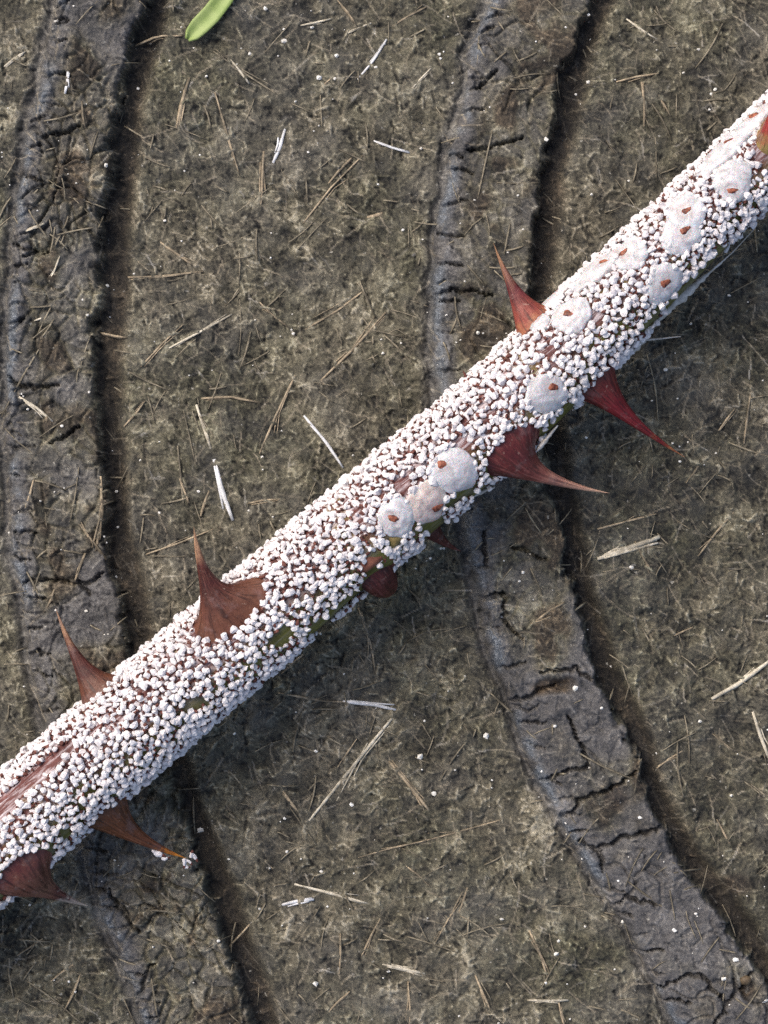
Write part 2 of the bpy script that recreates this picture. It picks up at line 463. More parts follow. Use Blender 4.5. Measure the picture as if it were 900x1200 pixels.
Z = 0.075 * n200 + 0.05 * n60 + 0.062 * n20 + 0.058 * n8 + 0.012 * n4 + 0.046 * mot
sky_sheen = np.zeros((H, W)); groove_shade = np.zeros((H, W))
pits = sstep(0.9, 2.2, field(26)) * 0.12
Z = Z - pits + fib * 0.05
rub = np.clip(0.06 + 0.10 * n60 + 0.08 * n20, 0, 0.4)
och = np.zeros((H, W))
ribmask = np.zeros((H, W), int)
HR, GD = 0.78, 0.9
for q, (L, R) in enumerate(RIBS):
    jl = 1.8 * n20 + 1.0 * n8 + 1.6 * field(45)
    jr = 2.4 * n20 + 2.2 * n8 + 3.0 * field(45) + 0.8 * mot
    t = GX - (L[:, None] + jl)
    u = GX - (R[:, None] + jr)
    bevel = np.sqrt(np.clip(1 - (1 - np.clip(t / 20, 0, 1)) ** 2, 0, 1))
    body = bevel * (1 - sstep(-5, 6, u))
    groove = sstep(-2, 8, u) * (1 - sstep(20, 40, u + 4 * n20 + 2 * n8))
    moat = np.exp(-((t + 5) / 5) ** 2)
    inside = (t > 0) & (u < 0)
    dirty = sstep(-0.6, 1.1, n60 * 0.7 + n20 * 0.4 + (1.35 if q == 0 else 0.95) - (GY > 640) * (2.1 if q == 1 else 0.0) * sstep(600, 760, GY))
    chunks = chunk * (0.55 if q == 0 else 0.16) * dirty + (cid2 - 0.5) * (0.7 if q == 0 else 0.2) * dirty
    Z = Z * (1 - (0.05 if q == 0 else 0.35) * body) + HR * body - (GD + 0.12 * n20)  * groove - 0.26 * moat - body * (0.36 if q == 0 else 0.17) * chunks
    Z += body * (cid - 0.5) * 0.10
    cr = np.clip(np.maximum(crack, vor1 * (0.5 if q == 0 else 0.35)), 0, 1)
    Z -= body * cr * 0.62
    rub = np.where(inside, np.clip(0.98 - (0.62 + 0.35 * sstep(-0.4, 0.8, n20 + 0.6 * n8)) * dirty * sstep(16, 34, t) - 0.3 * (chunk * dirty), 0, 1), rub)
    rub = np.maximum(rub, 0.75 * np.exp(-((t + 4) / 9) ** 2))
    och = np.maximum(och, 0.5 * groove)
    sky_sheen = np.maximum(sky_sheen, np.exp(-((t - 7) / 7) ** 2) * sstep(-0.7, 1.0, field(34) + 0.6 * n8) * 0.85)  # patchy band on the left shoulder for the painted sky reflection
    groove_shade = np.maximum(groove_shade, groove)  # painted shade fills the whole groove
    och = np.maximum(och, inside * dirty * sstep(20, 40, t) * sstep(0.2, 1.4, n20 + 0.5 * n8) * 0.85)
    if q == 1: mot = mot - 0.42 * sstep(0, 70, u)
    ribmask[inside] = q + 1
    fib = fib * (1 - 0.75 * inside * (1 - dirty)) * (1 - 0.7 * groove)
Z -= np.maximum(0, crack * (ribmask == 0)) * 0.05
for (hx, hy, rx, ry, dep) in [(648, 801, 24, 13, 0.35), (722, 934, 20, 20, 0.20), (875, 1148, 11, 11, 0.4), (868, 1042, 26, 18, -0.1), (95, 230, 20, 30, 0.1), (670, 800, 14, 12, 0.1)]:
    d = np.hypot((GX - hx + wx * 0.5) / rx, (GY - hy + wy * 0.5) / ry)
    m = 1 - sstep(0.5, 1.15, d)
    Z -= m * dep * (1 + 0.5 * n8)
    och = np.maximum(och, m * 0.9)
fib = np.clip(fib * 1.05, 0, 1)
rub = np.clip(rub, 0, 1)


def ground_z(px, py):
    i = np.clip(((np.asarray(py) - Y0) / STEP).astype(int), 0, H - 1)
    j = np.clip(((np.asarray(px) - X0) / STEP).astype(int), 0, W - 1)
    return Z[i, j]


def pick(g, lo, hi):
    inner = np.where((g >= lo) & (g <= hi))[0]
    a, b = inner[0], inner[-1]
    return np.unique(np.r_[np.arange(0, a, 8), inner, np.arange(b, len(g), 8), len(g) - 1])


ix, iy = pick(gx, -50, 950), pick(gy, -50, 1250)
sub = np.ix_(iy, ix)
vx, vy, vz = (GX[sub] - 450) * S, (600 - GY[sub]) * S, Z[sub]
allV = np.stack([vx, vy, vz], -1).reshape(-1, 3)
nh, nw = len(iy), len(ix)
a = (np.arange(nh - 1)[:, None] * nw + np.arange(nw - 1)[None, :])
quads = np.stack([a, a + nw, a + nw + 1, a + 1], -1).reshape(-1, 4)
rm = ribmask[sub][:-1, :-1].ravel()
A = {'rub': rub[sub].ravel(), 'och': och[sub].ravel(), 'fib': fib[sub].ravel(), 'sky_sheen': sky_sheen[sub].ravel(), 'groove_shade': groove_shade[sub].ravel(), 'mot': np.clip(0.49 + 0.165 * mot, 0, 1)[sub].ravel()}


def sheet(name, sel, parent=None):
    f = quads[sel]
    used = np.unique(f)
    remap = np.zeros(len(allV), np.int64); remap[used] = np.arange(len(used))
    me = mesh_from(name, allV[used], remap[f], M_RUB)
    for k_, v in A.items(): attr(me, k_, v[used])
    return link(name, me, parent)


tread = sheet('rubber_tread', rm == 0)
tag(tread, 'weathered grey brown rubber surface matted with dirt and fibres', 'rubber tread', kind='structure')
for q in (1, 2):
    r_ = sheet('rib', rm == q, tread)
    r_['label'] = ('dirty crumbling raised rubber rib with a bluish rounded edge' if q == 1
                   else 'cracked grey raised rubber rib bending under the rose stem')

# ------------------------------------------------------------------ the rose stem
ZA = 5.4
CL = [(-330, 1262, 61), (-150, 1112, 61), (40, 950, 60), (255, 765, 60), (459, 592, 59), (578, 493, 58), (725, 350, 53), (813, 262, 50), (901, 175, 47), (1060, 20, 45), (1200, -115, 44)]
CL = np.array(CL, float)
_t = np.r_[0, np.cumsum(np.hypot(*np.diff(CL[:, :2], axis=0).T))]
tt = np.arange(0, _t[-1], 2.0)


def smooth1(v, n=91):
    k_ = np.hanning(n); k_ /= k_.sum()
    lo = v[0] - (v[1] - v[0]) * np.arange(n // 2, 0, -1); hi = v[-1] + (v[-1] - v[-2]) * np.arange(1, n // 2 + 1)
    return np.convolve(np.r_[lo, v, hi], k_, 'valid')


ax_x = smooth1(np.interp(tt, _t, CL[:, 0])); ax_y = smooth1(np.interp(tt, _t, CL[:, 1])); ax_r = smooth1(np.interp(tt, _t, CL[:, 2]))
FZ = S * (1 - ZA / D)
tx, ty = np.gradient(ax_x), np.gradient(ax_y)
tl = np.hypot(tx, ty); tx /= tl; ty /= tl          # pixel-space direction towards the upper right
TH = 4.0                                            # thickness of the scale coat, px


def project(px, py):
    """pixel -> (station, angle): 0 deg faces straight up, +90 the lower-right flank, -90 the upper-left one"""
    i = int(np.argmin((ax_x - px) ** 2 + (ax_y - py) ** 2))
    d = (px - ax_x[i]) * (-ty[i]) + (py - ax_y[i]) * tx[i]
    return i, math.asin(max(-1, min(1, d / ax_r[i])))


def frame(i):
    A_ = np.array([tx[i], -ty[i], 0.0])
    S_ = np.array([-ty[i], -tx[i], 0.0])
    return A_, S_, np.array([0, 0, 1.0])


def on_stem(i, th, lift=0.0):
    A_, S_, Z_ = frame(i)
    c = np.array([(ax_x[i] - 450) * FZ, (600 - ax_y[i]) * FZ, ZA])
    n = math.cos(th) * Z_ + math.sin(th) * S_
    return c + n * ((ax_r[i] - TH + lift) * FZ), n, A_


stem = empty('rose_stem', P(450, 592, ZA))
tag(stem, 'thorny rose cane crusted all over with white scale insects', 'rose stem')

rows = np.arange(0, len(tt), 3)
SEG = 56
lump = np.convolve(rng.standard_normal(len(tt) + 80), np.hanning(81) / 8, 'valid')
V, side, slen = [], [], []
for i in rows:
    A_, S_, Z_ = frame(i)
    c = np.array([(ax_x[i] - 450) * FZ, (600 - ax_y[i]) * FZ, ZA])
    node = 1 + 0.05 * math.exp(-((i * 2.0 - project(450, 660)[0] * 2.0) / 26) ** 2)
    for q in range(SEG):
        th = -math.pi + 2 * math.pi * q / SEG
        rr = (ax_r[i] - TH) * FZ * node * (1 + 0.016 * lump[i] + 0.012 * math.sin(3 * th + i * 0.012))
        V.append(c + rr * (math.cos(th) * Z_ + math.sin(th) * S_)); side.append(math.sin(th)); slen.append(tt[i])
V = np.array(V)
nr = len(rows)
F = [(r * SEG + q, (r + 1) * SEG + q, (r + 1) * SEG + (q + 1) % SEG, r * SEG + (q + 1) % SEG) for r in range(nr - 1) for q in range(SEG)]
F = [f[::-1] for f in F]
F += [tuple(range(SEG)), tuple((nr - 1) * SEG + q for q in range(SEG))[::-1]]
me = mesh_from('bark', V, F, M_BARK)
attr(me, 'side', side); attr(me, 'len', slen)
link('bark', me, stem)

THORN_ZONES = []      # (station, angle, half length px, half width px) where no scale insect sits


def thorn(name, base, theta, a, b, ctrl, tip, mat, label=None, blunt=0.0, zc=None, zt=None, pw=3.6, base_share=0.72, excl=0.76):
    i, _ = project(*base)
    th = math.radians(theta)
    p0, n, A_ = on_stem(i, th, -6)
    THORN_ZONES.append((i, th, a * excl, b * excl))
    rad = ax_r[i] * FZ
    zb = p0[2]
    zt = zb if zt is None else zt
    zc = 0.5 * (zb + zt) + 0.3 * n[2] if zc is None else zc
    p1, p2 = P(*ctrl, zc), P(*tip, zt)
    NS, NT = 28, 20
    V, al, ca, sa = [], [], [], []
    for k_ in range(NS):
        t = (k_ / (NS - 1)) ** 1.25
        c = (1 - t) ** 2 * p0 + 2 * t * (1 - t) * p1 + t * t * p2
        T = 2 * (1 - t) * (p1 - p0) + 2 * t * (p2 - p1)
        T /= np.linalg.norm(T)
        w = (1 - base_share) * (1 - t) ** 0.9 + base_share * (1 - t) ** pw
        w = w * (1 - blunt) + blunt * math.sqrt(max(0, 1 - t * t))
        # near the stem the section hugs the bark, further out it is square to the thorn's own spine
        m = min(1, t * 3.0)
        nn = (1 - m) * n + m * T; nn /= np.linalg.norm(nn)
        u = A_ - nn * A_.dot(nn); u /= np.linalg.norm(u)
        v = np.cross(nn, u)
        ws = b * FZ * ((1 - base_share) * 1.25 * (1 - t) ** 0.9 + (base_share - 0.25 * (1 - base_share)) * (1 - t) ** pw) * (1 - blunt) + b * FZ * blunt * math.sqrt(max(0, 1 - t * t))
        wl = a * FZ * w
        for q in range(NT):
            f = 2 * math.pi * q / NT
            pt = c + u * (math.cos(f) * wl) + v * (math.sin(f) * ws)
            if t < 0.16:      # the skirt follows the round of the stem
                arc = math.sin(f) * ws / rad
                pt = pt - n * (rad * (1 - math.cos(min(1.2, abs(arc)))) * (1 - t / 0.16))
            V.append(pt); al.append(t); ca.append(math.cos(f)); sa.append(math.sin(f))
    tipi = len(V); V.append(p2 + (p2 - p1) / np.linalg.norm(p2 - p1) * 0.03); al.append(1.0); ca.append(0.0); sa.append(0.0)
    F = [(k_ * NT + q, k_ * NT + (q + 1) % NT, (k_ + 1) * NT + (q + 1) % NT, (k_ + 1) * NT + q) for k_ in range(NS - 1) for q in range(NT)]
    F += [((NS - 1) * NT + q, (NS - 1) * NT + (q + 1) % NT, tipi) for q in range(NT)]
    F += [tuple(range(NT))[::-1]]
    me = mesh_from(name, np.array(V), F, mat)
    attr(me, 'along', al); attr(me, 'ca', ca); attr(me, 'sa', sa)
    o = link(name, me, stem)
    if label: o['label'] = label
    return o


thorn('thorn', (616, 372), -70, 31, 22, (600, 345), (578, 284), M_TPINK, 'slender thorn with pinkish base and tan tip', zt=6.2, base_share=0.72, pw=3.0)
thorn('thorn', (712, 460), 78, 34, 22, (730, 492), (803, 536), M_TRED, 'crimson thorn with a dry tan tip', zt=3.4, base_share=0.70)
thorn('thorn', (596, 524), 52, 54, 38, (616, 562), (715, 578), M_TMAR, 'broad maroon thorn fading to a pale tip', zt=4.6, pw=4.2, base_share=0.74)
thorn('thorn', (272, 714), -32, 68, 36, (236, 690), (227, 617), M_TBROWN, 'wide brown saddle-based thorn', zt=9.2, pw=4.6, base_share=0.79)
thorn('thorn', (114, 804), -76, 34, 22, (88, 780), (65, 712), M_TBROWN, 'slim reddish brown thorn', zt=6.0, base_share=0.70)
thorn('thorn', (128, 950), 80, 36, 22, (152, 984), (219, 1006), M_TAMB, 'brown thorn with an orange tip', zt=2.2, base_share=0.62)
thorn('thorn', (16, 998), 56, 62, 38, (46, 1044), (104, 1062), M_TRUST, 'broad rusty brown thorn with a grey tip', zt=2.2, pw=4.0)
thorn('thorn', (510, 626), 104, 15, 10, (521, 640), (541, 646), M_TDARK, 'tiny dark thorn', zt=2.6, base_share=0.5)
thorn('thorn', (549, 452), -88, 9, 8, (547, 442), (542, 434), M_TDARK, zt=5.2, base_share=0.5)
thorn('thorn', (910, 164), -6, 46, 28, (902, 142), (915, 92), M_TGRN, 'red thorn with a green base', zt=10.0)
thorn('bud', (440, 670), 62, 26, 14, (452, 690), (460, 694), M_TDARK, 'blunt dark red bud', blunt=0.75, zt=4.6, excl=1.0)


def bump_part(name, px, py, a, b, h, rot, mat, label=None):
    """low rounded swelling on the bark"""
    i, th = project(px, py)
    p, n, A_ = on_stem(i, th, -2)
    B_ = np.cross(n, A_)
    u = A_ * math.cos(rot) + B_ * math.sin(rot); v = np.cross(n, u)
    V, F = [p + n * h * FZ], []
    NR, NT = 6, 18
    for r in range(1, NR + 1):
        f = r / NR
        for q in range(NT):
            g = 2 * math.pi * q / NT
            wob = 1 + 0.12 * math.sin(3 * g + px) + 0.07 * math.sin(5 * g)
            x, y = a * f * wob * math.cos(g) * FZ, b * f * wob * math.sin(g) * FZ
            drop = (y * B_.dot(v)) ** 2 / (2 * ax_r[i] * FZ)
            V.append(p + u * x + v * y + n * (h * FZ * math.cos(f * math.pi / 2) - drop - (0.25 if r == NR else 0)))
    F += [(0, 1 + q, 1 + (q + 1) % NT) for q in range(NT)]
    for r in range(NR - 1):
        F += [(1 + r * NT + q, 1 + (r + 1) * NT + q, 1 + (r + 1) * NT + (q + 1) % NT, 1 + r * NT + (q + 1) % NT) for q in range(NT)]
    o = link(name, mesh_from(name, np.array(V), F, mat), stem)
    if label: o['label'] = label
    THORN_ZONES.append((i, th, a * 0.8, b * 0.8))
    return o


bump_part('leaf_scar', 436, 660, 24, 13, 8, -0.2, M_SCAR, 'reddish brown leaf scar')
bump_part('leaf_scar', 463, 634, 14, 11, 8, 0.6, M_NODE, 'olive leaf scar')


def ribbon(name, pts, mat, label=None, thick=0.05):
    """thin dry film: pts = (px, py, z mm, width px)"""
    p = np.array(pts, float)
    d = np.r_[0, np.cumsum(np.hypot(*np.diff(p[:, :2], axis=0).T))]
    n = max(8, int(d[-1] / 3))
    t = np.linspace(0, d[-1], n)
    c = np.stack([np.interp(t, d, p[:, q]) for q in range(4)], 1)
    for q in range(3): c[:, q] = np.convolve(np.pad(c[:, q], 2, 'edge'), np.ones(5) / 5, 'valid')
    dx, dy = np.gradient(c[:, 0]), np.gradient(c[:, 1]); l = np.hypot(dx, dy) + 1e-9
    V = []
    for k_ in range(n):
        nx, ny = -dy[k_] / l[k_], dx[k_] / l[k_]
        for s_ in (-1, -0.4, 0.2, 0.7, 1):
            w = c[k_, 3] * 0.5 * s_ * random.uniform(0.7, 1.25)
            V.append(P(c[k_, 0] + nx * w, c[k_, 1] + ny * w, c[k_, 2] + 0.16 * (1 - s_ * s_) + random.uniform(-.03, .03)))
    F = [(k_ * 5 + q, k_ * 5 + q + 1, k_ * 5 + q + 6, k_ * 5 + q + 5) for k_ in range(n - 1) for q in range(4)]
    o = link(name, mesh_from(name, np.array(V), F, mat), stem)
    md = o.modifiers.new('thickness', 'SOLIDIFY'); md.thickness = thick * MM
    if label: o['label'] = label
    return o


ribbon('peeling_film', [(886, 266, 4.2, 1), (858, 296, 4.0, 2), (834, 317, 3.9, 4), (814, 334, 3.9, 9), (798, 347, 3.9, 14), (784, 362, 3.9, 9), (768, 378, 4.0, 4), (756, 393, 4.2, 11), (745, 407, 4.4, 9), (736, 420, 4.6, 1)], M_PEEL, 'dry greyish film peeling off the bark')
ribbon('peeling_film', [(750, 399, 4.3, 4), (772, 397, 4.0, 2.5), (800, 394, 3.6, 1.5)], M_PEEL)
ribbon('peeling_film', [(628, 530, 6.3, 4), (636, 520, 6.5, 6), (648, 505, 6.6, 4), (655, 497, 6.6, 2)], M_PEEL)
ribbon('peeling_film', [(548, 584, 5.0, 3), (562, 577, 4.8, 6), (582, 570, 4.5, 2)], M_PEEL)

# ------------------------------------------------------------------ female scale insects: flat waxy shields, each with its rust-brown cast skin
FEM = [(852, 218, 23, 850, 230, 0, 'round white scale insect with its rust spot low, beside the green thorn base'),
       (797, 256, 23, 797, 255, 0, 'upper of two overlapping white scale insects'),
       (791, 282, 22, 795, 277, 0, 'lower of two overlapping white scale insects'),
       (735, 301, 20, 727, 302, 0, 'bluish white scale insect between the stem edge and the two overlapping ones'),
       (773, 338, 23, 772, 336, 0, 'rounded white scale insect with a centred rust spot beside the peeling film'),
       (665, 373, 22, 661, 373, 0, 'white scale insect with an orange spot near the pink-based thorn'),
       (638, 465, 24, 643, 456, 0, 'large white scale insect just above the broad maroon thorn'),
       (530, 554, 27, 516, 545, 0, 'large pearly scale insect touching the broad maroon thorn'),
       (500, 590, 24, 510, 594, 1, 'pinkish scale insect between two paler ones'),
       (465, 607, 22, 459, 607, 0, 'white scale insect beside the olive leaf scar'),
       (842, 182, 21, 850, 172, 0, 'bluish white scale insect on the stem edge by the red thorn'),
       (874, 150, 17, 878, 143, 0, 'narrow white scale insect beside the red thorn base'),
       (694, 320, 20, 704, 312, 0, 'thin film-like scale insect on the stem edge'),
       (642, 350, 21, 650, 344, 0, 'film-like scale insect over the edge beside the pink-based thorn'),
       (630, 380, 13, 627, 378, 0, 'small white scale insect at the foot of the pink-based thorn')]
FZONES = []
for q, (fx, fy, fr, ex, ey, pk, lab) in enumerate(FEM):
    i, th = project(fx, fy)
    p, n, A_ = on_stem(i, th, 3.2)
    # compensate the foreshortening of shields on the flanks
    FZONES.append((i, th, fr * 0.95))
    B_ = np.cross(n, A_)
    ie, the = project(ex, ey)
    dx = (tt[ie] - tt[i]); dy = (the - th) * ax_r[i]
    R_ = fr * 1.10; EL = 1.7 if 10 <= q <= 13 else 1.0
    ed = math.hypot(dx, dy)
    if ed > R_ * 0.55: dx, dy = dx * R_ * 0.55 / ed, dy * R_ * 0.55 / ed
    root = empty('scale_insect', p)
    tag(root, lab, 'scale insect', 'round female scale insects on the rose stem')
    NR, NT = 16, 36
    V, rim, halo = [], [], []
    ph = rng.uniform(0, 6.28, 4)
    rowsF = []

    def shield_pt(x, y, hgt):
        drop_th = y / ax_r[i]
        pt, nn, _ = on_stem(i, th - drop_th * 1.0 if False else th + drop_th, 3.0 + hgt)
        return pt + A_ * x * FZ

    for r in range(NR + 1):
        f = r / NR
        for g_ in range(NT):
            g = 2 * math.pi * g_ / NT
            wob = 1 + 0.07 * math.sin(2 * g + ph[0]) + 0.05 * math.sin(3 * g + ph[1]) + 0.03 * math.sin(5 * g + ph[2]) + 0.03 * math.sin(7 * g + ph[3]) + 0.02 * math.sin(12 * g + ph[1])
            x = R_ * f * wob * math.cos(g); y = R_ * f * wob * math.sin(g)
            de = math.hypot(x - dx, y - dy) / R_
            h = 1.6 + 3.4 * (1 - f ** 3.0) - 1.2 * math.exp(-(de / 0.28) ** 2) + 0.30 * math.sin(de * (15 + 3 * math.sin(ph[1])) + 0.6 * math.sin(2 * g + ph[2])) * (f < 0.97) - (5.0 if r == NR else 0)
            h += 0.5 * math.sin(5 * g + 3 * f + ph[0]) * f
            V.append(shield_pt(x * EL, y / EL ** 0.5, h)); rim.append(max(0.0, min(1.0, 0.5 + 0.5 * math.sin(de * 13 + 1.5 + math.sin(g + ph[3])))) * 0.6 * (0.5 + 0.5 * math.sin(g * 1.0 + ph[2]))); halo.append(0.26 * math.exp(-((de * R_ - 6.5) / 2.6) ** 2))
    F = [(r * NT + g_, (r + 1) * NT + g_, (r + 1) * NT + (g_ + 1) % NT, r * NT + (g_ + 1) % NT) for r in range(NR) for g_ in range(NT)]
    me = mesh_from('shield', np.array(V), F, M_FEMP if pk else M_FEM)
    attr(me, 'rim', rim); attr(me, 'halo', halo)
    link('shield', me, root)
    # cast skin
    rot = rng.uniform(-0.6, 0.6) + 0.5
    la, lb = rng.uniform(5.8, 8.4), rng.uniform(3.4, 5.4)
    V, F = [], []
    NR2, NT2 = 5, 16
    hb = 1.6 + 3.4 * (1 - min(1, math.hypot(dx, dy) / R_) ** 3.0) - 1.3
    for r in range(NR2 + 1):
        f = r / NR2
        for g_ in range(NT2):
            g = 2 * math.pi * g_ / NT2
            wq = 1 + 0.12 * math.sin(3 * g + ph[0]) + 0.08 * math.sin(5 * g + ph[1])
            x0, y0 = la * f * wq * math.cos(g) * (1 + 0.2 * math.cos(g)), lb * f * wq * math.sin(g)
            x, y = x0 * math.cos(rot) - y0 * math.sin(rot), x0 * math.sin(rot) + y0 * math.cos(rot)
            V.append(shield_pt(dx + x, dy + y, hb + 1.7 * math.cos(f * math.pi / 2) ** 0.7 - (0.8 if r == NR2 else 0)))
    F = [(r * NT2 + g_, (r + 1) * NT2 + g_, (r + 1) * NT2 + (g_ + 1) % NT2, r * NT2 + (g_ + 1) % NT2) for r in range(NR2) for g_ in range(NT2)]
    link('cast_skin', mesh_from('cast_skin', np.array(V), F, M_EXUF), root)

# ------------------------------------------------------------------ male scale insects: thousands of small white grains with a brown end
BARE = [(333, 745, 12, 9), (402, 712, 40, 11), (372, 735, 16, 9), (440, 684, 24, 11), (846, 300, 46, 8), (800, 343, 20, 8), (893, 190, 14, 18), (645, 503, 14, 9),
        (692, 376, 6, 9), (50, 900, 62, 6), (5, 942, 40, 8), (470, 567, 10, 6), (541, 524, 10, 8), (83, 975, 5, 9), (188, 905, 3, 5), (760, 382, 14, 8), (540, 580, 22, 7),
        (505, 610, 20, 5), (232, 820, 10, 6), (640, 415, 5, 4), (300, 690, 6, 5)]
BZ = [(project(x, y)[0], project(x, y)[1], a_ + 3, b_ + 5) for (x, y, a_, b_) in BARE]


def blocked(i, th):
    for (k_, t0, a_, b_) in THORN_ZONES + BZ:
        da = (tt[i] - tt[k_]) / a_; db = (th - t0) * ax_r[i] / b_
        if da * da + db * db < 1: return True
    for (k_, t0, r_) in FZONES:
        if ((tt[i] - tt[k_]) ** 2 + ((th - t0) * ax_r[i]) ** 2) < r_ * r_: return True
    return False


def grain(seed):
    """unit grain, length 1 along +x from its brown end at x=0"""
    r_ = np.random.default_rng(seed)
    xs = [0.0, 0.06, 0.20, 0.33, 0.40, 0.66, 0.90, 1.0]
    ws = [0.01, 0.13, 0.19, 0.195, 0.235, 0.29, 0.26, 0.02]
    NT = 7
    ph = r_.uniform(0, 6.28); bendy, bendz = r_.normal(0, 0.09, 2)
    V = []
    for x, w in zip(xs, ws):
        for q in range(NT):
            g = 2 * math.pi * q / NT
            wob = 1 + (0.24 * abs(math.cos(1.5 * (g - ph))) - 0.14 if x > 0.3 else 0) + r_.normal(0, 0.13) + 0.16 * math.sin(7 * x + ph)
            V.append((x, w * wob * math.cos(g) + bendy * math.sin(x * 3), w * wob * 0.9 * math.sin(g) + bendz * math.sin(x * 3)))
    F, fm = [], []
    for k_ in range(len(xs) - 1):
        for q in range(NT):
            F.append((k_ * NT + q, (k_ + 1) * NT + q, (k_ + 1) * NT + (q + 1) % NT, k_ * NT + (q + 1) % NT))
            fm.append(1 if k_ < 3 else 0)
    F = np.array(F)[:, ::-1]
    return np.array(V), F, np.array(fm)


GR = [grain(s_) for s_ in range(14)]
# dart throwing on the unrolled cane
cand = 90000
us = rng.uniform(100, len(tt) - 140, cand); ths = np.radians(rng.uniform(-128, 128, cand))
cell = {}
placed = []
dens = {}
patchy = np.convolve(rng.standard_normal(4000 + 60), np.hanning(61) / 5.5, 'valid')
lyingf = lambda px, py: field_ly[int((py - Y0) / STEP), int((px - X0) / STEP)]
field_ly = field(120)
for u, th in zip(us, ths):
    i = int(u)
    yv = th * ax_r[i]; xv = tt[i]
    key = (int(xv // 9), int(yv // 9))
    md = 5.1
    bad = False
    for a_ in (-1, 0, 1):
        for b_ in (-1, 0, 1):
            for (x2, y2) in cell.get((key[0] + a_, key[1] + b_), ()):
                if (x2 - xv) ** 2 + (y2 - yv) ** 2 < md * md: bad = True; break
            if bad: break
        if bad: break
    if bad or blocked(i, th): continue
    if th > 0.95 and patchy[int(xv) % len(patchy)] + (th - 0.95) * 0.9 + rng.normal(0, 0.25) > 0.75: continue
    cell.setdefault(key, []).append((xv, yv))
    placed.append((i, th))
print('grains', len(placed))


def grain_matrix(p, n, A_, th, lying):
    B_ = np.cross(n, A_)
    az = rng.uniform(0, 2 * math.pi) if not lying else rng.normal(2.2, 0.8)
    el = math.radians(rng.uniform(15, 75)) if not lying else math.radians(rng.uniform(2, 26))
    h = A_ * math.cos(az) + B_ * math.sin(az)
    x = h * math.cos(el) + n * math.sin(el)
    if rng.random() < 0.30: x = h * math.cos(el) - n * math.sin(el) * 0.6
    y = np.cross(n, h)
    z = np.cross(x, y)
    sz_ = rng.uniform(0.58, 1.0)
    ln_ = sz_ * rng.uniform(12, 16) * (1.25 if lying else 0.95)
    wd = sz_ * rng.uniform(12.5, 17) * (0.78 if lying else 1.1)
    Rm = np.stack([x * ln_ * FZ, y * wd * FZ, z * wd * FZ], 1)
    o_ = p - x * (0.42 * ln_ * FZ) + n * (2.6 * FZ)
    return Rm, o_


items = []
for (i, th) in placed:
    p, n, A_ = on_stem(i, th, 0.0)
    px, py = ax_x[i] - ty[i] * math.sin(th) * ax_r[i], ax_y[i] + tx[i] * math.sin(th) * ax_r[i]
    ly = rng.random() < (0.10 + 0.38 * (th < -0.35) + 0.25 * (lyingf(px, py) > 0.6)) and not (px > 600 and rng.random() < 0.5)
    Rm, o_ = grain_matrix(p, n, A_, th, ly)
    size = np.linalg.norm(Rm[:, 0]) * np.linalg.norm(Rm[:, 1])
    infr = 0 < px < 900 and 0 < py < 1200
    items.append((size * math.cos(th) * (1.0 if infr and abs(th) < 1.1 else 0.0), Rm, o_))
# grains gathered on the orange thorn tip
for (gx_, gy_, gz_) in [(188, 1001, 2.9), (195, 1005, 2.8), (216, 1012, 2.4), (222, 1011, 2.4), (225, 1000, 2.5), (228, 1005, 2.4), (220, 1015, 2.3), (182, 998, 3.0)]:
    Rm, o_ = grain_matrix(P(gx_, gy_, gz_), np.array([0, 0, 1.0]), np.array([1.0, 0, 0]), 0, True)
    items.append((99.0, Rm * 0.9, o_))
items.sort(key=lambda t_: -t_[0])
gmesh = [mesh_from('wax_grain', v, f, [M_WAX1, M_EXU], fm, smooth=False) for (v, f, fm) in GR]
for q, (sz, Rm, o_) in enumerate(items[:300]):
    ob = bpy.data.objects.new('grain_scale_insect', gmesh[q % 14])
    COL.objects.link(ob)
    mt = np.eye(4); mt[:3, :3] = Rm; mt[:3, 3] = o_ * MM
    ob.matrix_world = Matrix(mt.tolist())
    if sz > 90:
        tag(ob, 'small white grain-like scale insect on the orange tip of a thorn', 'scale insect', 'white grains on the orange thorn tip')
    else:
        tag(ob, 'small white grain-like scale insect with a brown end on the rose bark', 'scale insect', 'white grain-like scale insects on the bark')
Vs, Fs, Ms, off = [], [], [], 0
for q, (sz, Rm, o_) in enumerate(items[300:]):
    v, f, fm = GR[q % 14]
    Vs.append(v @ Rm.T + o_); Fs.append(f + off); Ms.append(fm); off += len(v)
me = mesh_from('scale_crust', np.concatenate(Vs), np.concatenate(Fs), [M_WAX, M_EXU], np.concatenate(Ms), smooth=False)
tag(link('scale_crust', me), 'dense crust of tiny white scale insects covering the rose bark', 'scale insects', kind='stuff')

